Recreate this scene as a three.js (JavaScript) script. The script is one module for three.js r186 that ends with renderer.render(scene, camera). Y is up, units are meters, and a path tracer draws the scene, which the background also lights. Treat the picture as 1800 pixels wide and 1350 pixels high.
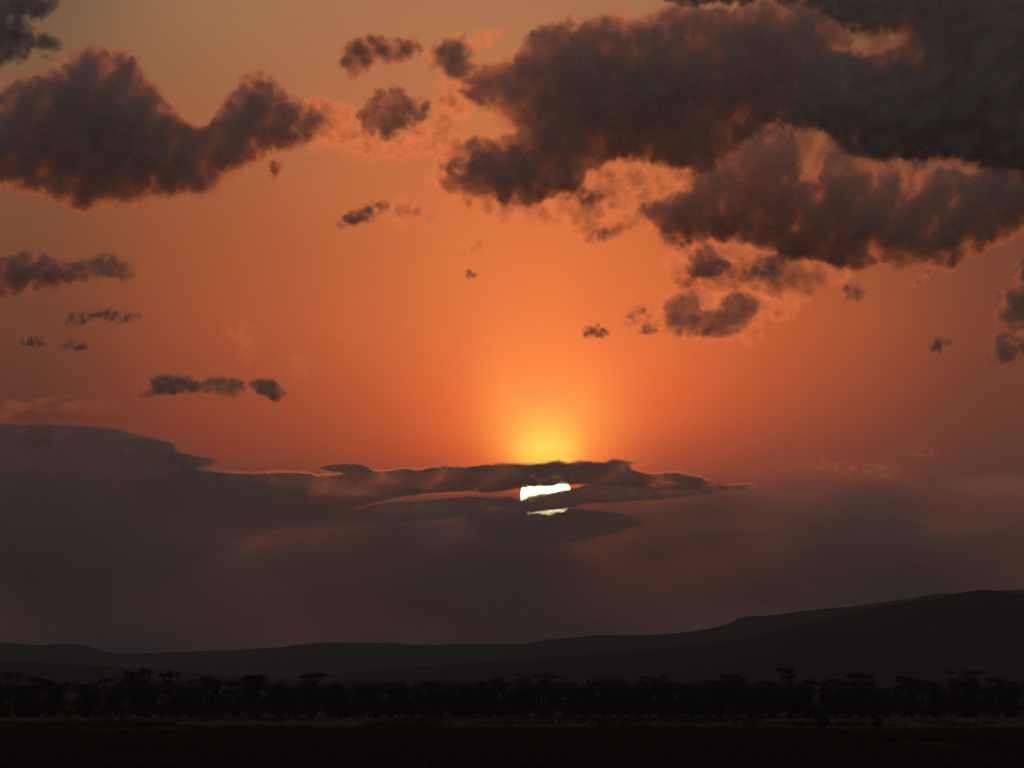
import * as THREE from 'three';
import { mergeGeometries } from 'three/addons/utils/BufferGeometryUtils.js';

// ---------------------------------------------------------------- camera, sky, sun, exposure
const DEG = Math.PI / 180, PPD = 169.3, F = 9702;             // a long lens: 169 plate units to the degree
const EXPOSURE = 1.5;
const scene = new THREE.Scene();
const renderer = new THREE.WebGLRenderer({ antialias: true });
renderer.toneMapping = THREE.LinearToneMapping;
renderer.toneMappingExposure = EXPOSURE;
renderer.shadowMap.enabled = true;
const EYE = new THREE.Vector3(0, 3, 0), PITCH = Math.atan(563 / F);
const camera = new THREE.PerspectiveCamera(2 * Math.atan(675 / F) / DEG, 4 / 3, 1, 120000);
camera.position.copy(EYE);
camera.lookAt(0, 3 + 1000 * Math.tan(PITCH), -1000);
scene.add(camera);

// direction of a place given in plate units (x right, y down, horizon at y = 1238)
const cp = Math.cos(PITCH), sp = Math.sin(PITCH);
function dir(x, y) {
  const a = (x - 900) / F, b = (675 - y) / F;
  return new THREE.Vector3(a, b * cp + sp, -(cp - b * sp));
}
const at = (x, y, depth) => { const d = dir(x, y); return d.multiplyScalar(depth / -d.z).add(EYE); };   // depth in metres along -z

const lin = (c) => { c /= 255; return c <= 0.04045 ? c / 12.92 : ((c + 0.055) / 1.055) ** 2.4; };
const clamp = (x, a, b) => Math.min(b, Math.max(a, x)), mix = (a, b, t) => a + (b - a) * t, smooth = (a, b, x) => { const t = clamp((x - a) / (b - a), 0, 1); return t * t * (3 - 2 * t); };

// clear evening air: colours measured against azimuth from the sun (columns) and elevation (rows), in degrees
const AZ = [-5.66, -3.89, -2.12, -0.94, -0.47, -0.25, 0, 0.25, 0.48, 1.13, 2.01, 3.2, 4.97];
const AIR = [
  [7.31, 114, 87, 64, 152, 109, 76, 168, 115, 78, 173, 117, 80, 173, 117, 80, 172, 116, 79, 171, 116, 79, 170, 115, 79, 166, 113, 78, 162, 111, 75, 150, 104, 70, 127, 90, 62, 92, 70, 54],
  [6.43, 127, 89, 62, 152, 101, 67, 175, 111, 72, 185, 115, 72, 189, 117, 72, 189, 117, 72, 189, 117, 72, 188, 116, 71, 185, 113, 70, 180, 110, 65, 161, 101, 62, 135, 88, 57, 99, 70, 51],
  [5.54, 126, 80, 56, 154, 91, 58, 187, 107, 64, 203, 113, 65, 209, 115, 65, 209, 115, 65, 209, 115, 65, 207, 114, 64, 203, 111, 64, 197, 108, 62, 179, 98, 58, 148, 88, 54, 109, 68, 49],
  [4.77, 120, 74, 49, 154, 84, 51, 189, 101, 58, 215, 115, 62, 223, 118, 62, 224, 118, 62, 225, 118, 62, 223, 117, 62, 219, 114, 61, 209, 108, 58, 192, 98, 54, 161, 85, 51, 118, 68, 47],
  [4, 110, 64, 45, 152, 78, 49, 193, 97, 55, 225, 115, 60, 238, 124, 64, 241, 125, 64, 242, 126, 64, 240, 124, 63, 235, 119, 62, 221, 110, 58, 200, 98, 54, 168, 84, 49, 122, 66, 46],
  [3.53, 101, 59, 43, 144, 72, 46, 187, 91, 52, 231, 113, 59, 252, 132, 65, 254, 135, 66, 255, 136, 67, 254, 135, 66, 250, 130, 65, 230, 109, 57, 198, 93, 52, 161, 78, 48, 115, 63, 45],
  [3.18, 95, 54, 41, 136, 67, 44, 179, 84, 49, 231, 109, 56, 255, 144, 67, 255, 151, 72, 255, 154, 74, 255, 151, 72, 255, 142, 67, 228, 104, 55, 190, 87, 50, 150, 73, 47, 109, 60, 44],
  [2.88, 89, 50, 40, 128, 62, 43, 168, 78, 47, 225, 103, 54, 255, 149, 67, 255, 175, 78, 255, 192, 82, 255, 175, 78, 255, 147, 67, 217, 98, 54, 175, 79, 49, 137, 68, 46, 103, 58, 44],
  [2.65, 83, 48, 40, 120, 59, 42, 158, 72, 45, 211, 93, 51, 255, 142, 64, 255, 198, 85, 255, 218, 90, 255, 198, 85, 255, 140, 64, 195, 87, 51, 157, 73, 48, 126, 64, 46, 95, 56, 44],
  [2.5, 77, 47, 40, 110, 56, 42, 146, 68, 45, 193, 84, 49, 247, 122, 59, 255, 175, 74, 255, 196, 80, 255, 175, 74, 245, 119, 59, 178, 80, 50, 144, 69, 48, 120, 62, 46, 91, 54, 44],
  [2.38, 71, 46, 41, 96, 53, 42, 130, 62, 44, 173, 76, 47, 209, 95, 54, 227, 113, 58, 233, 124, 60, 227, 113, 58, 207, 93, 54, 156, 74, 49, 133, 66, 48, 113, 60, 46, 87, 53, 44],
  [2.17, 56, 44, 41, 70, 48, 42, 100, 54, 43, 145, 66, 46, 175, 76, 48, 185, 81, 49, 190, 84, 50, 183, 81, 49, 170, 74, 48, 130, 63, 47, 112, 57, 47, 94, 51, 45, 74, 47, 43],
  [1.7, 54, 45, 43, 95, 54, 46, 160, 70, 50, 205, 84, 54, 228, 92, 56, 234, 94, 57, 236, 95, 58, 234, 94, 57, 228, 92, 56, 205, 84, 55, 180, 77, 53, 140, 67, 52, 90, 55, 48],
  [1.11, 50, 43, 42, 80, 50, 45, 150, 66, 50, 230, 90, 56, 255, 98, 58, 262, 100, 60, 265, 102, 60, 262, 100, 60, 255, 98, 58, 230, 90, 58, 205, 84, 56, 150, 70, 54, 84, 54, 48],
  [0.58, 44, 40, 40, 56, 45, 43, 85, 52, 46, 115, 60, 48, 124, 62, 49, 126, 63, 49, 128, 64, 50, 127, 63, 49, 125, 62, 49, 118, 61, 49, 110, 59, 49, 86, 53, 48, 60, 47, 46],
  [0, 36, 35, 36, 36, 35, 36, 37, 35, 36, 38, 36, 36, 39, 36, 36, 39, 36, 36, 39, 36, 36, 39, 36, 36, 39, 36, 36, 39, 36, 36, 38, 36, 36, 38, 36, 36, 37, 35, 36],
].map((r) => [r[0], ...r.slice(1).map((c) => Math.log(lin(c)))]);
// cubic interpolation over uneven knots (Catmull-Rom tangents)
function cubic(knots, values, t) {
  const n = knots.length;
  if (t <= knots[0]) return values[0];
  if (t >= knots[n - 1]) return values[n - 1];
  let i = 0; while (knots[i + 1] < t) i++;
  const h = knots[i + 1] - knots[i], u = (t - knots[i]) / h;
  const slope = (k) => (k === 0 || k === n - 1 ? 0 : (values[k + 1] - values[k - 1]) / (knots[k + 1] - knots[k - 1]));
  const a = values[i], b = values[i + 1], m0 = slope(i) * h, m1 = slope(i + 1) * h;
  return (2 * u ** 3 - 3 * u * u + 1) * a + (u ** 3 - 2 * u * u + u) * m0 + (3 * u * u - 2 * u ** 3) * b + (u ** 3 - u * u) * m1;
}
const EL = AIR.map((r) => r[0]).reverse();
const SUN_AZ = Math.atan((959.5 - 900) / F / 1.0) / DEG, SUN = dir(959.5, 872).normalize();
const away = [0.056, 0.046, 0.045];                               // the sky away from the sunset: an even, warm dusk grey
function air(az, el, c) {
  const column = AIR.map((r) => cubic(AZ, AZ.map((_, k) => r[1 + k * 3 + c]), clamp(az, AZ[0], AZ[12]))).reverse();
  return Math.exp(cubic(EL, column, clamp(el, 0, 7.31)));
}
{
  const W = 4096, H = 2048, data = new Float32Array(W * H * 4);
  for (let row = 0; row < H; row++) {
    const el = ((row + 0.5) / H - 0.5) * 180;
    for (let col = 0; col < W; col++) {
      const k = (row * W + col) * 4;
      let az = ((col + 0.5) / W - 0.25) * 360 - SUN_AZ; if (az > 180) az -= 360;
      const far = Math.hypot(Math.max(0, az - AZ[12], AZ[0] - az) / 14, Math.max(0, el - 7.31) / 11), share = Math.exp(-far * far * 0.7 - far * 0.6);
      const lift = Math.exp(0.0092 / Math.tan(Math.max(el, 1.6) * DEG));   // the colours above are as seen through the low haze
      data[k + 3] = 1;
      for (let c = 0; c < 3; c++) data[k + c] = (share > 0.004 && el > -1 ? mix(away[c], air(az, el, c) * lift, share) : away[c]) / EXPOSURE;
    }
  }
  const sky = new THREE.DataTexture(data, W, H, THREE.RGBAFormat, THREE.FloatType);
  sky.mapping = THREE.EquirectangularReflectionMapping; sky.magFilter = sky.minFilter = THREE.LinearFilter; sky.needsUpdate = true;
  scene.background = sky; scene.environment = sky;
}
const sun = new THREE.DirectionalLight(new THREE.Color().setRGB(1, 0.205, 0.05), 2);
sun.position.copy(SUN).multiplyScalar(40000); sun.castShadow = true; sun.shadow.radius = 1;
scene.add(sun, sun.target);

// ---------------------------------------------------------------- helpers
function rng(seed) { let a = seed >>> 0; return () => { a = (a + 0x6d2b79f5) | 0; let t = Math.imul(a ^ (a >>> 15), 1 | a); t = (t + Math.imul(t ^ (t >>> 7), 61 | t)) ^ t; return ((t ^ (t >>> 14)) >>> 0) / 4294967296; }; }
function hash3(x, y, z) { let h = Math.imul(x, 374761393) ^ Math.imul(y, 668265263) ^ Math.imul(z, 2147483647 - 1274126177); h = Math.imul(h ^ (h >>> 13), 1274126177); return ((h ^ (h >>> 16)) >>> 0) / 2147483648 - 1; }
function noise3(x, y, z) {
  const X = Math.floor(x), Y = Math.floor(y), Z = Math.floor(z), f = (t) => t * t * t * (t * (t * 6 - 15) + 10), u = f(x - X), v = f(y - Y), w = f(z - Z);
  const p = (i, j, k) => hash3(X + i, Y + j, Z + k);
  return mix(mix(mix(p(0, 0, 0), p(1, 0, 0), u), mix(p(0, 1, 0), p(1, 1, 0), u), v), mix(mix(p(0, 0, 1), p(1, 0, 1), u), mix(p(0, 1, 1), p(1, 1, 1), u), v), w);
}
function fbm(x, y, z, octaves) { let s = 0, a = 0.55; for (let i = 0; i < octaves; i++, a *= 0.52, x = x * 2.03 + 17, y = y * 2.03 + 5, z = z * 2.03 + 31) s += a * noise3(x, y, z); return s; }
const taken = {};
function numbered(name) { const n = taken[name] = (taken[name] ?? -1) + 1; return n ? name + '_' + String(n).padStart(3, '0') : name; }
function tag(o, label, category, group) { Object.assign(o.userData, { label, category }); if (group) o.userData.group = group; return o; }


// ---------------------------------------------------------------- land: plain, hills, haze
const rgb = (r, g, b) => new THREE.Color().setRGB(r, g, b);
function land(name, o) { o.name = numbered(name); o.userData.kind = 'structure'; o.receiveShadow = o.castShadow = true; scene.add(o); return o; }
function earthTexture(size, seed, dark, light, low) {              // dry grass and bare soil in patches
  const d = new Uint8Array(size * size * 4), n = (x, y, s, o) => { const f = size / s; const a = (x / s) , b = (y / s); return fbm(a + o, b + o * 0.7, seed, 3); };
  for (let y = 0; y < size; y++) for (let x = 0; x < size; x++) {
    const k = (y * size + x) * 4, m = clamp(0.5 + 0.7 * n(x, y, 60, 3) + 0.5 * n(x, y, 13, 9) + 0.35 * hash3(x, y, seed), 0, 1);
    for (let c = 0; c < 3; c++) d[k + c] = mix(dark[c], light[c], m); d[k + 3] = 255;
  }
  const t = new THREE.DataTexture(d, size, size); t.wrapS = t.wrapT = THREE.MirroredRepeatWrapping; t.magFilter = THREE.LinearFilter; t.colorSpace = THREE.SRGBColorSpace; t.needsUpdate = true; return t;
}
// the plain: one sheet to the horizon, uneven near the camera
{
  const rows = [], xs = 120, g = new THREE.BufferGeometry(), p = [], uv = [], idx = [];
  for (let i = 0; i <= 150; i++) rows.push(60 + 500 * (Math.exp(i / 150 * 4.9) - 1));
  const zs = [200, 0, ...rows.map((z) => -z)];
  for (const z of zs) for (let j = 0; j <= xs; j++) {
    const half = Math.max(400, -z * 0.9), t = (j / xs) * 2 - 1, x = half * t * (0.25 + 0.75 * t * t);
    const y = z < -200 && z > -4000 ? 0.35 * fbm(x / 40, z / 90, 2, 3) - 0.05 : 0;
    p.push(x, y, z); uv.push(x / 90, z / 90);
  }
  for (let i = 0; i < zs.length - 1; i++) for (let j = 0; j < xs; j++) { const a = i * (xs + 1) + j, b = a + xs + 1; idx.push(a, a + 1, b, a + 1, b + 1, b); }
  g.setAttribute('position', new THREE.Float32BufferAttribute(p, 3)); g.setAttribute('uv', new THREE.Float32BufferAttribute(uv, 2)); g.setIndex(idx); g.computeVertexNormals();
  land('ground', new THREE.Mesh(g, new THREE.MeshStandardMaterial({ map: earthTexture(512, 4, [33, 31, 28], [51, 48, 42]), roughness: 1, side: THREE.DoubleSide })));
}
// hills: a crest traced along plate x at its own distance, with slopes before and behind it
function hill(crest, depth, reach, seed, bumps, m) {
  const unit = depth / F, nx = 260, nz = 26, p = [], uv = [], idx = [], x0 = crest[0][0], x1 = crest.at(-1)[0], kx = crest.map((c) => c[0]), ky = crest.map((c) => c[1]);
  for (let j = 0; j <= nz; j++) for (let i = 0; i <= nx; i++) {
    const px = mix(x0, x1, i / nx), t = (j / nz) * 2 - 1, z = -depth - t * reach, x = ((px - 900) / F) * depth * (1 + (t * reach) / depth * 0.3);
    const top = Math.max(0, 1238 - cubic(kx, ky, px)) * unit + 3, fall = Math.exp(-t * t * 3.2) * (1 - t ** 8);
    const h = top * fall + bumps * fall * fbm(x / (bumps * 9), z / (bumps * 9), seed, 4) * (1 - 0.75 * Math.exp(-t * t * 30));
    p.push(x, h - 2 * Math.abs(t) ** 6, z); uv.push(x / 400, z / 400);
  }
  for (let j = 0; j < nz; j++) for (let i = 0; i < nx; i++) { const a = j * (nx + 1) + i, b = a + nx + 1; idx.push(a, a + 1, b, a + 1, b + 1, b); }
  const g = new THREE.BufferGeometry(); g.setAttribute('position', new THREE.Float32BufferAttribute(p, 3)); g.setAttribute('uv', new THREE.Float32BufferAttribute(uv, 2)); g.setIndex(idx); g.computeVertexNormals();
  return land('hill', new THREE.Mesh(g, m));
}
const scrub = new THREE.MeshStandardMaterial({ map: earthTexture(512, 8, [28, 29, 23], [50, 48, 38]), roughness: 1, side: THREE.DoubleSide });
hill([[380, 1240], [480, 1200], [600, 1187], [760, 1172], [900, 1161], [1060, 1149], [1180, 1139], [1280, 1126], [1340, 1113], [1440, 1089], [1520, 1073], [1620, 1055], [1680, 1044], [1715, 1040], [1750, 1044], [1800, 1049], [1900, 1062], [2100, 1110], [2400, 1190]], 6500, 2100, 3, 8, scrub);
hill([[-500, 1155], [-200, 1160], [0, 1164], [120, 1168], [240, 1174], [330, 1181], [430, 1188], [520, 1200], [600, 1222], [680, 1240]], 5600, 1300, 5, 6, scrub);
hill([[-600, 1120], [-200, 1124], [0, 1130], [60, 1134], [145, 1133], [190, 1146], [240, 1149], [330, 1146], [420, 1143], [490, 1139], [530, 1132], [580, 1130], [680, 1132], [800, 1134], [900, 1133], [1000, 1136], [1100, 1150], [1200, 1180], [1300, 1225]], 17000, 4000, 6, 14, scrub);
hill([[820, 1200], [900, 1140], [960, 1126], [1040, 1119], [1140, 1116], [1220, 1110], [1275, 1099], [1305, 1085], [1350, 1083], [1420, 1073], [1470, 1069], [1540, 1061], [1640, 1046], [1700, 1042], [1760, 1038], [1850, 1040], [2000, 1070], [2300, 1150], [2500, 1220]], 14000, 3600, 7, 12, scrub);
scene.fog = new THREE.FogExp2(rgb(0.84, 0.9, 1), 0.000034);

// ---------------------------------------------------------------- the sun behind the bank of cloud
{
  const depth = 70000, c = at(959.5, 872, depth), s = new THREE.Mesh(new THREE.IcosahedronGeometry((45 / F) * depth, 5), new THREE.MeshStandardMaterial({ color: 0x000000, emissive: rgb(1, 0.76, 0.38), emissiveIntensity: 5, roughness: 1 }));
  s.position.copy(c); s.name = 'sky_sun'; scene.add(s); tag(s, 'white hot sun disc cut into slits by dark stratus', 'sun');
}

// ---------------------------------------------------------------- clouds: each a body of small soft puffs of droplets
const puffMaterial = new THREE.MeshPhysicalMaterial({ color: rgb(0.95, 0.95, 0.95), roughness: 1, transmission: 0.48, thickness: 0, specularIntensity: 0, vertexColors: true, transparent: true, side: THREE.DoubleSide, depthWrite: false });
const puffMaterials = {};                                          // brighter and darker copies: transmission set by hand per cloud, imitating forward scatter
function puffMaterialFor(pass) { if (!puffMaterials[pass]) { puffMaterials[pass] = puffMaterial.clone(); puffMaterials[pass].transmission = pass; } return puffMaterials[pass]; }
function rounded(points) { const c = new THREE.CatmullRomCurve3(points.map(([x, y]) => new THREE.Vector3(x, y, 0)), true, 'centripetal'); return c.getPoints(points.length * 5).map((p) => [p.x, p.y]); }
function distanceField(poly, pad, step) {
  let x0 = 1e9, x1 = -1e9, y0 = 1e9, y1 = -1e9;
  for (const [x, y] of poly) { x0 = Math.min(x0, x); x1 = Math.max(x1, x); y0 = Math.min(y0, y); y1 = Math.max(y1, y); }
  x0 -= pad; y0 -= pad; x1 += pad; y1 += pad;
  const nx = Math.ceil((x1 - x0) / step) + 2, ny = Math.ceil((y1 - y0) / step) + 2, d = new Float32Array(nx * ny);
  for (let j = 0; j < ny; j++) for (let i = 0; i < nx; i++) {
    const px = x0 + i * step, py = y0 + j * step; let best = 1e12, inside = false;
    for (let k = 0, m = poly.length - 1; k < poly.length; m = k++) {
      const [ax, ay] = poly[m], [bx, by] = poly[k], ex = bx - ax, ey = by - ay, t = clamp(((px - ax) * ex + (py - ay) * ey) / (ex * ex + ey * ey || 1), 0, 1), qx = ax + ex * t - px, qy = ay + ey * t - py;
      best = Math.min(best, qx * qx + qy * qy);
      if ((ay > py) !== (by > py) && px < ax + ((py - ay) / (by - ay)) * ex) inside = !inside;
    }
    d[j * nx + i] = Math.sqrt(best) * (inside ? 1 : -1);
  }
  const f = (x, y) => {
    const u = clamp((x - x0) / step, 0, nx - 1.001), v = clamp((y - y0) / step, 0, ny - 1.001), i = Math.floor(u), j = Math.floor(v), s = u - i, t = v - j, k = j * nx + i;
    return mix(mix(d[k], d[k + 1], s), mix(d[k + nx], d[k + nx + 1], s), t);
  };
  return { f, x0, x1, y0, y1, deepest: d.reduce((a, b) => Math.max(a, b), 0) };
}
let puffs = 0;
// outline in plate units. rough: how far noise moves the edge; grain: size of its lumps; round: depth against width; layers: puffs met along a line of sight through the middle;
// small, large: puff radii at the rim and inside; rim, core: how dense a puff is there; deep: distance over which rim becomes core; stretch: how far the lumps are drawn out level
function cloud(label, outline, depth, seed, body = {}) {
  const { rough = 20, grain = 52, round = 150, layers = 16, small = 5, large = 22, rim = 0.1, core = 0.58, stretch = 1, deep = 26, vary = 1, swell = 0.4, slab = 0, hug = 1.7, pass = 0.45, name = 'cloud' } = body;
  const random = rng(seed * 977 + 5), unit = depth / F, position = [], color = [], index = [], so = seed * 7.13;
  const field = distanceField(rounded(outline), rough * 1.2, body.step ?? 3);
  const zMost = slab || Math.sqrt((field.deepest + rough * (1 + swell)) * round), free = (2 * (slab || Math.sqrt(Math.min(field.deepest + 4, 80) * round))) / layers;
  const wide = stretch > 1 ? 1 + 0.3 * (stretch - 1) : 1, area = (field.x1 - field.x0) * (field.y1 - field.y0), tries = Math.floor((area * 2 * zMost) / (Math.PI * small * small * 0.7 * free * wide));
  const even = (i, k) => ((i + seed * 31) / 1.16730397826 ** k) % 1;      // an evenly spread sequence in four dimensions, so that puffs do not clump
  for (let i = 0; i < tries; i++) {
    const keep = even(i, 4), x = mix(field.x0, field.x1, even(i, 1)) + (random() - 0.5) * Math.min(small * 4, 14), y = mix(field.y0, field.y1, even(i, 2)) + (random() - 0.5) * Math.min(small * 4, 14), z = (even(i, 3) * 2 - 1) * zMost;
    const q0 = field.f(x, y) - (slab ? 0 : (z * z) / round) + rough * swell; if (q0 < -rough) continue;
    if (keep > (small / Math.min(mix(small, large, smooth(0, deep * 2.4, q0 - rough)), small + hug * Math.max(0, q0 - rough))) ** 2) continue;
    const soft = smooth(-0.45, 0.5, noise3(x / 90 / stretch + so, y / 90, z / 90)), reach = deep * mix(1, mix(0.6, 2.4, soft), vary);
    const q = q0 + rough * (fbm(x / (grain * stretch) + so, y / grain, z / grain, 4) - 0.15 * soft);
    if (q < 0) continue;
    const inner = q + (slab ? 0 : (0.8 * z * z) / round), r = Math.min(mix(small, large, smooth(0, reach, inner)), small + hug * inner);
    if (keep > (small / r) ** 2) continue;
    const a = mix(rim * mix(1, mix(1.25, 0.5, soft), vary), core, smooth(0, reach * 0.5, inner));
    // a bowl of droplets that thins to nothing at its rim, turned at random but leaning to the sun line to pass more backlight
    const c = at(x, y, depth + z * unit), n = new THREE.Vector3(random() * 2 - 1, random() * 2 - 1, random() * 2 - 1); n.z += 1.9; n.normalize();
    const s = new THREE.Vector3(0, 1, 0).cross(n).normalize(), u = n.clone().cross(s), b = position.length / 3, turn = random() * 6.28, R = r * unit * 1.25;
    position.push(c.x, c.y, c.z); color.push(1, 1, 1, a);
    for (let ring = 0; ring < 2; ring++) for (let k = 0; k < 6; k++) {
      const g = turn + ((k + ring * 0.5) * Math.PI) / 3, rr = R * (ring ? 1 : 0.5) * (0.8 + 0.4 * random()), ca = Math.cos(g) * rr * wide, sa = Math.sin(g) * rr, lift = (random() - 0.5) * R * 0.25;
      position.push(c.x + s.x * ca + u.x * sa + n.x * lift, c.y + s.y * ca + u.y * sa + n.y * lift, c.z + s.z * ca + u.z * sa + n.z * lift);
      color.push(1, 1, 1, ring ? 0 : a * 0.8);
    }
    for (let k = 0; k < 6; k++) { const p = b + 1 + k, p2 = b + 1 + ((k + 1) % 6), o = b + 7 + k, o2 = b + 7 + ((k + 1) % 6); index.push(b, p, p2, p, o, p2, p2, o, o2); }
    puffs++;
  }
  const g = new THREE.BufferGeometry();
  g.setAttribute('position', new THREE.Float32BufferAttribute(position, 3));
  g.setAttribute('color', new THREE.Float32BufferAttribute(color, 4));
  g.setIndex(index); g.computeVertexNormals();
  const m = new THREE.Mesh(g, puffMaterialFor(pass)); m.name = numbered(name); m.castShadow = m.receiveShadow = true; scene.add(m);
  return tag(m, label, 'cloud', body.group ?? 'clouds in the evening sky');
}
const SMALL = { rough: 10, grain: 21, deep: 15, large: 15, small: 3.8, hug: 2.2, round: 110, layers: 12, core: 0.6, rim: 0.1 };
const TINY = { rough: 8, grain: 12, deep: 7, large: 8, small: 2.6, round: 70, layers: 9, core: 0.5 };
const FAINT = { rough: 14, grain: 28, deep: 12, large: 16, small: 5, layers: 8, core: 0.6, rim: 0.08, round: 90, pass: 0.14 };  // transmission cut so thin edges stay dark instead of glowing
const VEIL = { rough: 28, grain: 34, deep: 26, large: 15, small: 6, layers: 5, core: 0.36, rim: 0.08, swell: 0.6, round: 60, pass: 0.95, group: 'thin sunlit veils of cloud' };
// the broken cumulus above
cloud('large dark cumulus at the left edge with a two-humped top', [[-60, 200], [-20, 170], [10, 155], [60, 132], [110, 112], [150, 96], [172, 94], [186, 108], [215, 98], [238, 112], [252, 140], [285, 165], [320, 195], [345, 215], [365, 212], [390, 175], [420, 148], [460, 136], [490, 142], [510, 165], [535, 190], [556, 220], [552, 248], [520, 258], [470, 268], [440, 290], [400, 320], [370, 345], [320, 350], [270, 345], [230, 358], [170, 368], [110, 355], [70, 335], [0, 325], [-60, 330]], 11000, 11, { pass: 0.36 });
cloud('ragged grey cloud in the upper left corner', [[-50, -20], [70, -15], [92, 18], [75, 32], [50, 32], [46, 45], [60, 62], [95, 76], [92, 90], [60, 86], [40, 96], [0, 112], [-50, 104]], 9000, 12, { ...FAINT, rough: 22, deep: 18 });
cloud('small dark ragged cloud high above the round one', [[600, 95], [612, 78], [640, 68], [670, 68], [700, 70], [725, 78], [738, 88], [715, 100], [680, 108], [650, 112], [632, 128], [615, 125], [605, 110]], 10000, 13, { ...SMALL, layers: 8 });
cloud('small round dark cloud with a bright edge, left of the great cloud', [[630, 200], [648, 180], [662, 162], [690, 153], [715, 155], [728, 172], [755, 172], [756, 190], [750, 215], [730, 222], [705, 232], [682, 248], [665, 240], [640, 225]], 10500, 14, { ...SMALL, layers: 9, core: 0.5 });
cloud('great dark cloud mass right of centre, with a bulging top edge', [[788, 104], [812, 112], [828, 128], [850, 128], [880, 118], [905, 104], [925, 85], [950, 64], [978, 46], [1010, 38], [1045, 33], [1080, 34], [1110, 40], [1142, 38], [1168, 24], [1200, 15], [1245, 21], [1290, 17], [1330, 10], [1380, 2], [1440, -15], [1480, 20], [1480, 120], [1450, 180], [1420, 215], [1370, 235], [1310, 245], [1265, 275], [1235, 300], [1190, 300], [1120, 278], [1070, 285], [1030, 305], [1025, 330], [1045, 355], [1010, 348], [965, 345], [930, 356], [895, 352], [860, 342], [830, 332], [798, 312], [790, 302], [808, 285], [812, 262], [835, 245], [862, 250], [880, 240], [905, 235], [895, 215], [860, 195], [830, 180], [812, 160], [830, 140], [805, 125]], 10500, 15, { rough: 26, layers: 14, core: 0.56, pass: 0.44 });
cloud('darkest cloud mass filling the upper right corner', [[1350, -30], [1600, -60], [1860, -60], [1860, 330], [1780, 300], [1700, 285], [1620, 275], [1560, 270], [1500, 255], [1440, 235], [1395, 190], [1420, 125], [1490, 108], [1560, 95], [1615, 75], [1600, 55], [1520, 60], [1470, 40], [1400, 5]], 9500, 16, { pass: 0.36, rough: 34, grain: 60 });
cloud('dark flat-based cloud below the upper right mass', [[1130, 370], [1160, 350], [1200, 330], [1240, 308], [1275, 282], [1310, 242], [1350, 234], [1390, 240], [1402, 275], [1418, 312], [1432, 320], [1450, 290], [1464, 258], [1480, 245], [1494, 262], [1500, 295], [1516, 300], [1532, 312], [1558, 300], [1574, 292], [1588, 330], [1602, 348], [1618, 328], [1638, 296], [1680, 290], [1713, 300], [1740, 262], [1860, 250], [1860, 385], [1800, 405], [1760, 425], [1700, 450], [1640, 460], [1580, 465], [1520, 462], [1470, 455], [1420, 450], [1380, 440], [1330, 425], [1290, 415], [1250, 410], [1210, 420], [1180, 430], [1160, 420], [1150, 400]], 11000, 17, { rough: 24, layers: 17, core: 0.6, pass: 0.4 });
cloud('dark sliver of cloud at the top edge right of centre', [[1170, -20], [1340, -25], [1335, 4], [1250, 4], [1190, 2]], 9000, 18, FAINT);
cloud('dark upright fragment hanging under the flat-based cloud', [[1208, 472], [1220, 445], [1240, 428], [1252, 440], [1258, 455], [1280, 462], [1270, 478], [1240, 486], [1212, 488]], 11500, 19, { ...SMALL, layers: 8, core: 0.4 });
cloud('brown torn fragment right of the upright one', [[1300, 475], [1330, 460], [1350, 445], [1385, 452], [1372, 480], [1345, 488], [1310, 485]], 11500, 20, { ...SMALL, layers: 7, core: 0.36 });
cloud('torn brown scrap of cloud left of the flat-based cloud', [[1045, 410], [1070, 395], [1100, 385], [1135, 372], [1130, 392], [1105, 405], [1080, 420], [1060, 424]], 11500, 21, { ...SMALL, layers: 7, core: 0.4 });
cloud('notched dark cumulus with a bright rim, upper right of the sun', [[1172, 560], [1172, 540], [1185, 525], [1205, 518], [1224, 508], [1228, 525], [1222, 545], [1235, 555], [1260, 545], [1275, 530], [1300, 518], [1320, 520], [1330, 540], [1318, 562], [1300, 580], [1270, 590], [1230, 588], [1190, 585], [1165, 584], [1178, 575]], 13000, 22, { ...SMALL, rough: 7, layers: 9, core: 0.38 });
cloud('tiny lens of cloud with a bright top, left of the notched cumulus', [[1024, 586], [1035, 573], [1052, 570], [1066, 580], [1072, 588], [1045, 593]], 13500, 23, { ...TINY, layers: 6 });
cloud('tiny brown cloud touching the left of the notched cumulus', [[1120, 582], [1132, 574], [1148, 571], [1158, 580], [1145, 588], [1126, 589]], 13500, 24, { ...TINY, layers: 5 });
cloud('tiny grey cloud right of the notched cumulus', [[1484, 518], [1492, 506], [1504, 503], [1514, 514], [1512, 522], [1496, 524]], 12500, 25, { ...TINY, pass: 0.25 });
cloud('tiny comma of cloud under the flat base at the right', [[1592, 496], [1612, 492], [1620, 476], [1634, 470], [1638, 482], [1622, 498], [1602, 501]], 12000, 26, { ...TINY, layers: 6 });
cloud('upper of the three dark clouds cut by the right edge', [[1774, 486], [1790, 456], [1860, 425], [1870, 500], [1792, 496]], 12000, 27, { ...SMALL, pass: 0.2 });
cloud('middle of the three dark clouds cut by the right edge', [[1744, 566], [1755, 545], [1752, 520], [1775, 510], [1800, 505], [1870, 495], [1870, 578], [1800, 576], [1765, 573]], 12000, 28, { ...SMALL, pass: 0.2 });
cloud('lowest of the three dark clouds cut by the right edge', [[1738, 631], [1742, 610], [1755, 590], [1785, 588], [1870, 583], [1870, 628], [1790, 628], [1760, 637]], 12500, 29, { ...SMALL, pass: 0.2 });
cloud('tiny dark cloud standing clear of the right edge', [[1637, 613], [1645, 600], [1660, 592], [1668, 600], [1660, 612], [1648, 619]], 12500, 30, { ...TINY, pass: 0.25 });
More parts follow.
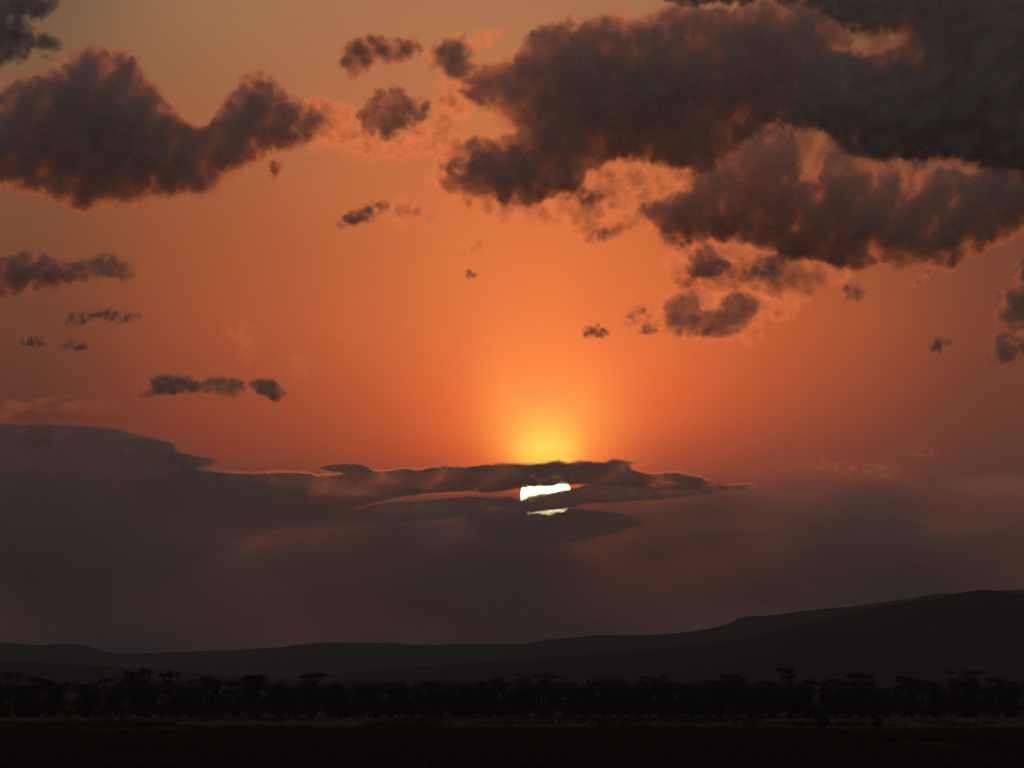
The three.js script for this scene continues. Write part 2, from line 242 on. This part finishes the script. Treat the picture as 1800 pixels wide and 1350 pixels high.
cloud('flat grey cloud at the left edge, below the large cumulus', [[-60, 460], [10, 450], [35, 443], [70, 445], [110, 458], [140, 452], [185, 445], [210, 455], [232, 470], [225, 490], [190, 490], [150, 500], [110, 500], [60, 510], [0, 515], [-60, 512]], 12500, 31, { ...FAINT, rough: 13, deep: 16, layers: 10 });
cloud('faint brown cloud under the flat grey one', [[118, 570], [130, 555], [160, 548], [190, 540], [215, 550], [248, 553], [230, 564], [200, 569], [165, 563], [140, 573]], 13500, 32, { ...FAINT, rough: 9, grain: 18, large: 10, small: 3 });
cloud('faintest brown smudge of cloud near the left edge', [[28, 604], [45, 594], [75, 592], [92, 604], [70, 611], [40, 609]], 14000, 33, { ...FAINT, rough: 9, grain: 18, large: 9, small: 3, layers: 9 });
cloud('faint brown smudge right of the faintest one', [[108, 608], [125, 599], [145, 602], [152, 609], [130, 613]], 14000, 34, { ...FAINT, rough: 7, grain: 14, large: 8, small: 3, layers: 9 });
cloud('long low dark cloud left of the sun, above the bank', [[240, 691], [265, 680], [258, 668], [280, 658], [305, 656], [330, 658], [350, 668], [380, 668], [410, 672], [430, 680], [425, 690], [395, 690], [370, 685], [345, 692], [310, 696], [280, 699], [255, 697]], 14000, 35, { ...SMALL, pass: 0.25, rough: 6, grain: 18, swell: 0.7 });
cloud('small dark cloud at the right tip of the long low one', [[439, 671], [455, 665], [478, 665], [495, 680], [501, 692], [485, 701], [460, 693], [445, 685]], 14000, 36, { ...SMALL, pass: 0.25, rough: 7, grain: 18 });
cloud('small slanting dark cloud below the round one', [[596, 396], [610, 381], [630, 368], [655, 360], [682, 357], [670, 375], [650, 390], [620, 398]], 12000, 37, { ...SMALL, layers: 8 });
cloud('tiny dark tuft under the right end of the large left cumulus', [[470, 296], [478, 280], [494, 284], [492, 306], [480, 316]], 11000, 38, { ...TINY, layers: 6 });
cloud('tiny faint puff high above the sun', [[816, 482], [826, 474], [836, 480], [832, 489], [820, 490]], 12500, 39, { ...TINY, layers: 5 });
cloud('brown veil filling the gaps between the upper right masses', [[1270, 240], [1360, 200], [1480, 60], [1640, 50], [1640, 120], [1560, 240], [1760, 260], [1760, 330], [1600, 380], [1480, 350], [1360, 350], [1270, 320]], 12500, 49, { ...FAINT, rough: 24, grain: 50, layers: 4, core: 0.4, deep: 30, large: 24 });
// thin veils, lit through from behind, transmission raised to outshine the sky
cloud('bright veil curling between the round cloud and the great mass', [[560, 205], [600, 192], [640, 228], [680, 256], [720, 242], [758, 212], [764, 170], [790, 150], [818, 165], [806, 205], [780, 228], [740, 252], [700, 277], [660, 284], [620, 264], [580, 250]], 11000, 50, VEIL);
cloud('bright wisp reaching up to the right above the round cloud', [[744, 104], [765, 80], [800, 66], [830, 68], [850, 62], [888, 54], [870, 68], [840, 82], [820, 92], [800, 112], [770, 114], [750, 120]], 10200, 51, { ...VEIL, rough: 14, grain: 24 });
cloud('bright veil at the right tip of the large left cumulus', [[535, 185], [560, 175], [585, 190], [590, 225], [570, 255], [545, 262], [552, 225]], 11200, 52, { ...VEIL, rough: 14 });
cloud('bright tatters under the left end of the great mass', [[775, 250], [800, 245], [812, 275], [795, 305], [830, 335], [870, 350], [930, 362], [1000, 356], [1040, 362], [1030, 378], [940, 380], [860, 370], [800, 345], [770, 310]], 11200, 53, VEIL);
cloud('bright crumpled wisp in the gap beneath the great mass', [[1005, 392], [1020, 376], [1050, 372], [1062, 386], [1095, 370], [1150, 345], [1190, 322], [1240, 300], [1230, 325], [1180, 345], [1130, 372], [1095, 400], [1070, 420], [1040, 425], [1015, 412]], 11600, 54, { ...VEIL, rough: 14, grain: 22, layers: 5 });
cloud('torn bright wisps in the notch under the great mass', [[1020, 320], [1050, 295], [1100, 285], [1160, 295], [1205, 300], [1185, 330], [1140, 345], [1090, 358], [1045, 362]], 11300, 66, { ...VEIL, rough: 22, grain: 24, pass: 0.7 });
cloud('bright halo of wisps round the notched cumulus', [[1160, 560], [1168, 532], [1190, 515], [1226, 500], [1262, 512], [1300, 498], [1340, 500], [1372, 520], [1420, 520], [1400, 545], [1350, 560], [1320, 590], [1250, 598], [1180, 592]], 13200, 55, { ...VEIL, rough: 18, grain: 26 });
cloud('pale bright puff between the lens cloud and the notched cumulus', [[1096, 560], [1108, 545], [1120, 533], [1138, 534], [1148, 548], [1146, 566], [1125, 574], [1104, 572]], 13400, 56, { ...VEIL, rough: 8, grain: 16, small: 3, large: 7, layers: 5 });
cloud('bright tuft right of the slanting dark cloud', [[680, 372], [700, 355], [728, 352], [755, 368], [775, 385], [740, 392], [700, 390]], 12200, 57, { ...VEIL, rough: 14, grain: 24 });
cloud('lone bright wisp above the sun', [[775, 452], [800, 440], [830, 424], [862, 420], [855, 438], [835, 450], [800, 458]], 12800, 58, { ...VEIL, rough: 12, grain: 22 });
cloud('bright fringe hanging below the flat-based cloud', [[1192, 470], [1205, 440], [1225, 420], [1290, 422], [1360, 440], [1400, 462], [1480, 470], [1440, 500], [1390, 512], [1330, 496], [1260, 492], [1205, 494]], 11700, 59, VEIL);
cloud('faint ragged wisp left of the sun glow', [[385, 575], [420, 565], [450, 590], [448, 640], [430, 645], [415, 610]], 14500, 60, { ...VEIL, rough: 18, layers: 2, core: 0.14, pass: 0.8 });
cloud('faint bright wisp between the sun glow and the left clouds', [[560, 572], [600, 562], [640, 570], [630, 605], [590, 606]], 14500, 61, { ...VEIL, rough: 18, layers: 2, core: 0.14, pass: 0.8 });
cloud('faint bright streak right of the small dark tip', [[500, 640], [530, 618], [548, 640], [535, 668], [505, 672]], 14500, 62, { ...VEIL, rough: 18, layers: 2, core: 0.14, pass: 0.8 });
cloud('level bright streak near the left edge above the bank', [[-40, 712], [60, 706], [140, 700], [210, 712], [180, 724], [60, 724], [-40, 730]], 20000, 63, { ...VEIL, stretch: 5, rough: 10, grain: 12, round: 40, layers: 2, core: 0.12, pass: 0.6 });
cloud('level bright streaks right of the sun above the bank', [[1335, 826], [1400, 815], [1440, 808], [1500, 812], [1585, 830], [1520, 840], [1440, 836], [1390, 829]], 24000, 64, { ...VEIL, stretch: 4, rough: 9, grain: 9, round: 30, small: 3, large: 8, layers: 3, core: 0.14, pass: 0.6 });
cloud('short bright streak high right of the sun above the bank', [[1588, 802], [1610, 790], [1640, 786], [1650, 800], [1620, 806]], 24000, 65, { ...VEIL, stretch: 3, rough: 8, grain: 9, round: 30, small: 3, large: 8, layers: 2, core: 0.12, pass: 0.6 });
// the layered bank of stratus low in the west
const BANK = { group: 'layers of the stratus bank', name: 'cloud_bank', stretch: 3.2, rough: 6, grain: 13, small: 2.6, large: 46, deep: 16, vary: 0.5, swell: 0, hug: 0.9, slab: 120, layers: 16, rim: 0.2, core: 0.75, step: 3, pass: 0.5 };
cloud('left shoulder of the dark stratus bank, sloping down from the left edge', [[-500, 752], [0, 750], [120, 752], [200, 757], [245, 769], [312, 786], [288, 795], [330, 802], [388, 811], [372, 818], [310, 825], [340, 833], [440, 850], [480, 890], [420, 960], [300, 1010], [0, 1040], [-500, 1040]], 30500, 69, { ...BANK, pass: 0.14, hug: 1.4 });
cloud('upper layer of the dark stratus bank, crossing the top of the sun', [[300, 840], [340, 831], [420, 834], [500, 831], [570, 836], [605, 834], [640, 827], [690, 827], [712, 824], [735, 827], [775, 820], [820, 822], [850, 819], [890, 816], [920, 819], [950, 818], [975, 813], [1000, 816], [1018, 812], [1040, 814], [1065, 815], [1078, 809], [1100, 811], [1142, 813], [1105, 819], [1110, 827], [1135, 834], [1160, 833], [1190, 832], [1215, 838], [1240, 843], [1252, 850], [1250, 862], [1150, 862], [1090, 857], [1040, 851], [1000, 850], [960, 853], [915, 856], [860, 865], [800, 863], [750, 867], [690, 876], [620, 892], [560, 910], [450, 935], [350, 950], [300, 900]], 30000, 70, { ...BANK, pass: 0.85, core: 0.5, layers: 15 });
cloud('middle layer of the dark stratus, a lens crossing the sun', [[500, 925], [600, 901], [660, 890], [720, 882], [790, 876], [850, 874], [902, 878], [917, 884], [929, 874], [945, 871], [975, 867], [1004, 863], [1030, 857], [1070, 853], [1130, 860], [1240, 862], [1262, 857], [1290, 852], [1330, 853], [1325, 857], [1280, 862], [1200, 873], [1100, 880], [1040, 883], [1000, 890], [960, 895], [930, 898], [900, 895], [870, 886], [840, 888], [860, 896], [820, 905], [700, 915]], 29000, 71, BANK);
cloud('dark roll of cloud closing the lower edge of the sun', [[820, 908], [860, 903], [895, 902], [922, 903], [935, 905], [946, 903], [952, 906], [966, 905], [975, 902], [990, 900], [1004, 895], [1030, 897], [1060, 900], [1100, 905], [1130, 914], [1090, 934], [1020, 950], [940, 954], [870, 944], [830, 926]], 28500, 74, { ...BANK, pass: 0.7, core: 0.5, rim: 0.14, large: 14, deep: 26, hug: 1.6, rough: 8 });
cloud('lowest layer of the dark stratus bank, reaching down to the hills', [[-500, 840], [0, 845], [250, 860], [450, 872], [560, 882], [640, 888], [720, 890], [800, 891], [900, 892], [1000, 890], [1110, 888], [1200, 886], [1300, 882], [1450, 872], [1560, 864], [1700, 856], [1850, 850], [2350, 845], [2350, 1340], [900, 1340], [-500, 1340]], 28000, 72, { ...BANK, stretch: 5, small: 30, large: 90, slab: 150, layers: 9.8, core: 0.52, rim: 0.004, deep: 56, rough: 12, grain: 30, hug: 9, vary: 0.15, pass: 0.1, step: 5 });
cloud('thin dark lens with a bright outline, left on top of the bank', [[562, 823], [600, 816], [642, 820], [652, 827], [600, 830]], 29500, 73, { ...BANK, large: 6, deep: 8, rough: 2, grain: 8, layers: 20, step: 2 });

// ---------------------------------------------------------------- trees, bushes and grass
const bark = new THREE.MeshStandardMaterial({ color: rgb(0.06, 0.045, 0.033), roughness: 1 });
const foliage = [rgb(0.105, 0.112, 0.09), rgb(0.115, 0.12, 0.098), rgb(0.108, 0.112, 0.095)].map((color) => new THREE.MeshPhysicalMaterial({ color, roughness: 1, specularIntensity: 0.2, transmission: 0.25, thickness: 0, side: THREE.DoubleSide }));
function branch(from, to, r0, r1, bend, random) {                  // a tapered, slightly crooked limb
  const mid = from.clone().lerp(to, 0.5).add(new THREE.Vector3((random() - 0.5) * bend, (random() - 0.2) * bend * 0.6, (random() - 0.5) * bend)), c = new THREE.QuadraticBezierCurve3(from, mid, to), g = new THREE.TubeGeometry(c, 6, 1, 6, false), p = g.attributes.position, q = new THREE.Vector3();
  for (let i = 0; i <= 6; i++) { c.getPoint(i / 6, q); const r = mix(r0, r1, i / 6); for (let k = 0; k <= 6; k++) { const n = i * 7 + k; p.setXYZ(n, q.x + (p.getX(n) - q.x) * r, q.y + (p.getY(n) - q.y) * r, q.z + (p.getZ(n) - q.z) * r); } }
  return g;
}
function leaves(clumps, count, size, random) {                     // small folded sprays spread through clumps [x, y, z, rx, ry, rz]
  const p = [], total = clumps.reduce((a, c) => a + c[3] * c[5], 0), v = new THREE.Vector3(), a = new THREE.Vector3(), b = new THREE.Vector3();
  for (const [x, y, z, rx, ry, rz] of clumps) for (let n = Math.round((count * rx * rz) / total); n-- > 0;) {
    do v.set(random() * 2 - 1, random() * 2 - 1, random() * 2 - 1); while (v.lengthSq() > 1);
    const lump = 0.72 + 0.5 * noise3(v.x * 2.3 + x * 3, v.y * 2.3 + y, v.z * 2.3 + z * 3); v.multiplyScalar(lump);
    if (random() < 0.5) v.normalize().multiplyScalar(lump * (0.8 + 0.25 * random()));
    a.set(random() - 0.5, (random() - 0.5) * 0.7, random() - 0.5).normalize().multiplyScalar(size * (0.5 + random())); b.set(random() - 0.5, random() - 0.5, random() - 0.5).normalize().multiplyScalar(size * (0.3 + 0.6 * random()));
    const X = x + v.x * rx, Y = Math.max(0.03, y + v.y * ry), Z = z + v.z * rz;
    p.push(X, Y, Z, X + a.x, Y + a.y, Z + a.z, X + b.x, Y + b.y, Z + b.z, X, Y, Z, X - b.x * 0.8, Y + b.y, Z - b.z * 0.8, X - a.x * 0.7, Y - a.y * 0.7, Z - a.z * 0.7);
  }
  const g = new THREE.BufferGeometry(); g.setAttribute('position', new THREE.Float32BufferAttribute(p, 3)); g.computeVertexNormals(); return g;
}
function plant(name, trunk, crown, material) {
  const o = new THREE.Group(), t = new THREE.Mesh(trunk, bark), c = new THREE.Mesh(crown, material); t.name = name === 'bush' ? 'stem' : 'trunk'; c.name = name === 'bush' ? 'foliage' : 'crown';
  for (const m of [t, c]) { m.castShadow = m.receiveShadow = true; o.add(m); }
  o.name = name; return o;
}
const V = (x, y, z) => new THREE.Vector3(x, y, z);
function acacia(seed, height, spread) {                            // flat-topped: limbs fan out to level tiers of foliage
  const random = rng(seed), limbs = [], clumps = [], fork = height * (0.38 + 0.12 * random()), top = V((random() - 0.5) * 0.8, fork, (random() - 0.5) * 0.8);
  limbs.push(branch(V(0, -0.2, 0), top, 0.28, 0.2, 0.6, random));
  for (let k = 0, n = 5 + Math.floor(random() * 2); k < n; k++) {
    const g = (k / n) * 6.28 + random(), reach = spread * (0.3 + 0.55 * random()), end = V(top.x + Math.cos(g) * reach, height * (0.8 + 0.14 * random()), top.z + Math.sin(g) * reach);
    limbs.push(branch(top, end, 0.16, 0.05, 0.8, random));
    clumps.push([end.x, end.y + 0.3, end.z, spread * (0.3 + 0.16 * random()), height * (0.045 + 0.03 * random()), spread * (0.3 + 0.16 * random())]);
    if (random() < 0.6) clumps.push([end.x * 0.6, end.y - height * 0.12, end.z * 0.6, spread * 0.24, height * 0.05, spread * 0.24]);
  }
  clumps.push([top.x, height * 0.93, top.z, spread * 0.42, height * 0.06, spread * 0.42]);
  return plant('acacia_tree', mergeGeometries(limbs), leaves(clumps, 1500, 0.26, random), foliage[seed % 3]);
}
function bushyTree(seed, height, spread) {                         // rounder, denser, leafy nearly to the ground
  const random = rng(seed), limbs = [branch(V(0, -0.2, 0), V(0.2, height * 0.45, 0.1), 0.25, 0.15, 0.5, random)], clumps = [];
  for (let k = 0; k < 7; k++) {
    const g = k * 0.9 + random(), reach = spread * 0.55 * random(), y = height * (0.34 + 0.5 * random()), x = Math.cos(g) * reach, z = Math.sin(g) * reach;
    limbs.push(branch(V(0.15, height * 0.4, 0.1), V(x, y, z), 0.1, 0.04, 0.5, random));
    clumps.push([x, y, z, spread * (0.34 + 0.2 * random()), height * (0.14 + 0.08 * random()), spread * (0.34 + 0.2 * random())]);
  }
  clumps.push([0, height * 0.3, 0, spread * 0.7, height * 0.26, spread * 0.6]);
  return plant('bushy_tree', mergeGeometries(limbs), leaves(clumps, 2800, 0.34, random), foliage[seed % 3]);
}
function bush(seed, height, spread, count, size, cone = 0) {
  const random = rng(seed), limbs = [], clumps = [];
  for (let k = 0; k < 9; k++) {
    const g = k * 0.72 + random(), t = random(), y = height * (0.25 + 0.55 * t), reach = spread * (cone ? 1 - t * cone : Math.sqrt(1 - t * t * 0.7)) * (0.25 + 0.55 * random()), x = Math.cos(g) * reach, z = Math.sin(g) * reach;
    limbs.push(branch(V(x * 0.15, -0.1, z * 0.15), V(x, y, z), 0.04, 0.012, 0.2, random));
    clumps.push([x, y, z, spread * (0.36 - 0.18 * t * cone), height * 0.22, spread * (0.36 - 0.18 * t * cone)]);
  }
  clumps.push([0, height * 0.3, 0, spread * 0.75, height * 0.32, spread * 0.6]);
  return plant('bush', mergeGeometries(limbs), leaves(clumps, count, size, random), foliage[seed % 3]);
}
const place = (o, name, px, depth, turn, scale, label, category, group) => { o.name = numbered(name); o.position.set(((px - 900) / F) * depth, 0, -depth); o.rotation.y = turn; o.scale.setScalar(scale); scene.add(o); return tag(o, label, category, group); };
// the acacias that stand out above the belt
for (const [k, px, depth, h, spread, label] of [
  [0, 18, 1260, 10.4, 5.2, 'broad flat-topped acacia at the left edge of the tree belt'],
  [1, 68, 1280, 9.3, 3.4, 'lower sloping acacia joined to the one at the left edge'],
  [2, 228, 1250, 10.6, 3.2, 'left tree of the acacia pair against the pale ridge'],
  [3, 258, 1262, 11.4, 3.4, 'tallest flat-topped acacia, right tree of the pair'],
  [4, 302, 1255, 11.0, 2.6, 'narrow acacia standing clear right of the pair'],
  [5, 372, 1250, 8.5, 3.0, 'small acacia in the dip of the tree belt'],
  [6, 445, 1262, 9.8, 3.6, 'layered acacia between the dip and the centre'],
  [7, 545, 1270, 10.3, 4.2, 'spreading acacia where the long hill slope begins'],
  [8, 950, 1275, 10.2, 6.0, 'domed acacia right of centre under the sun'],
  [9, 1142, 1270, 9.5, 4.4, 'low-crowned acacia at the middle of the hill foot'],
  [10, 1290, 1275, 10.4, 4.0, 'acacia left of the square-topped one'],
  [11, 1385, 1255, 11.4, 3.2, 'square-topped dark acacia below the hill shoulder'],
  [12, 1512, 1265, 10.6, 3.8, 'acacia with a tilted crown right of the square-topped one'],
  [13, 1700, 1275, 10.8, 5.0, 'wide acacia under the summit of the hill'],
]) place(acacia(100 + k * 7, h, spread), 'acacia_tree', px, depth, k * 1.3, 1, label, 'tree', 'acacias rising from the tree belt');
// the belt itself
{
  const random = rng(77), kinds = [0, 1, 2, 3, 4, 5].map((k) => (k < 1 ? acacia(300 + k, 8.6, 4.6) : bushyTree(310 + k, 8.4, 5.4)));
  for (let row = 0; row < 5; row++) for (let px = -120 + random() * 40; px < 1920; px += 40 + random() * 36) {
    const k = Math.floor(random() * 6), o = kinds[k].clone(), depth = 1232 + row * 46 + random() * 40;
    place(o, k < 1 ? 'acacia_tree' : 'bushy_tree', px, depth, random() * 6.28, 0.82 + 0.3 * random() + 0.02 * row, 'dark tree merged into the dense belt at the foot of the hills', 'tree', 'trees of the dense belt');
  }
  const low = [0, 1, 2].map((k) => bush(330 + k, 3.6, 3.6, 1500, 0.28));
  for (let px = -100; px < 1910; px += 20 + random() * 20) place(low[Math.floor(random() * 3)].clone(), 'bush', px, 1222 + random() * 60, random() * 6.28, 0.75 + 0.55 * random(), 'low dark shrub along the front of the tree belt', 'bush', 'shrubs along the belt');
}
// single bushes out on the plain
place(bush(401, 2.3, 1.3, 3400, 0.13, 0.4), 'bush', 1442, 660, 0.4, 1, 'dark round bush, left of the two standing on the pale strip', 'bush');
place(bush(409, 2.1, 1.45, 3400, 0.13, 0.8), 'bush', 1541, 655, 1.9, 1, 'dark peaked bush, right of the two standing on the pale strip', 'bush');
place(bush(403, 0.75, 0.85, 700, 0.1), 'bush', 1408, 660, 2.2, 1, 'small low bush just left of the round one', 'bush');
place(bush(404, 0.5, 0.25, 260, 0.08), 'bush', 1472, 655, 0.9, 1, 'tiny bush between the two standing on the pale strip', 'bush');
place(bush(405, 1.05, 1.5, 2600, 0.08), 'bush', 226, 298, 1.1, 1, 'broad domed bush near the bottom left corner', 'bush');
place(bush(406, 1.35, 1.2, 2600, 0.08, 0.75), 'bush', 1742, 310, 2.6, 1, 'peaked bush near the bottom right corner', 'bush');
place(bush(407, 0.45, 1.0, 1200, 0.07), 'bush', 1555, 300, 0.2, 1, 'low spreading bush left of the peaked corner bush', 'bush');
place(bush(408, 0.4, 0.5, 700, 0.07), 'bush', 1448, 325, 1.4, 1, 'low scrap of bush below the pale strip', 'bush');
// dark tussocks of the near scrub; beyond them the plain is short pale grass
{
  const random = rng(9), p = [];
  for (let k = 0; k < 9; k++) { const g = random() * 6.28, r = 0.12 * random(), h = 0.25 + 0.3 * random(), x = Math.cos(g) * r, z = Math.sin(g) * r, lx = (random() - 0.5) * 0.4, lz = (random() - 0.5) * 0.4; p.push(x - 0.035, 0, z, x + 0.035, 0, z, x + lx, h, z + lz); }
  const g = new THREE.BufferGeometry(); g.setAttribute('position', new THREE.Float32BufferAttribute(p, 3)); g.computeVertexNormals();
  const n = 60000, grass = new THREE.InstancedMesh(g, new THREE.MeshStandardMaterial({ color: rgb(0.085, 0.08, 0.06), roughness: 1, side: THREE.DoubleSide }), n), m = new THREE.Matrix4(), q = new THREE.Quaternion(), up = V(0, 1, 0);
  for (let i = 0; i < n; i++) {
    let x, z; do { z = -(230 + 980 * random() ** 1.5); x = (random() * 2 - 1) * 0.115 * -z; } while (fbm(x / 14, z / 60, 6, 3) < -0.42 + (z < -560 ? Math.min(0.62, (-560 - z) / 150) : 0));
    const s = 0.6 + 0.8 * random(); m.compose(V(x, 0, z), q.setFromAxisAngle(up, random() * 6.28), V(s, s * (0.7 + 0.6 * random()), s)); grass.setMatrixAt(i, m);
  }
  grass.name = 'grass'; grass.userData.kind = 'stuff'; grass.castShadow = grass.receiveShadow = true; scene.add(tag(grass, 'dark tussocks of grass covering the near plain', 'grass'));
}
renderer.render(scene, camera);
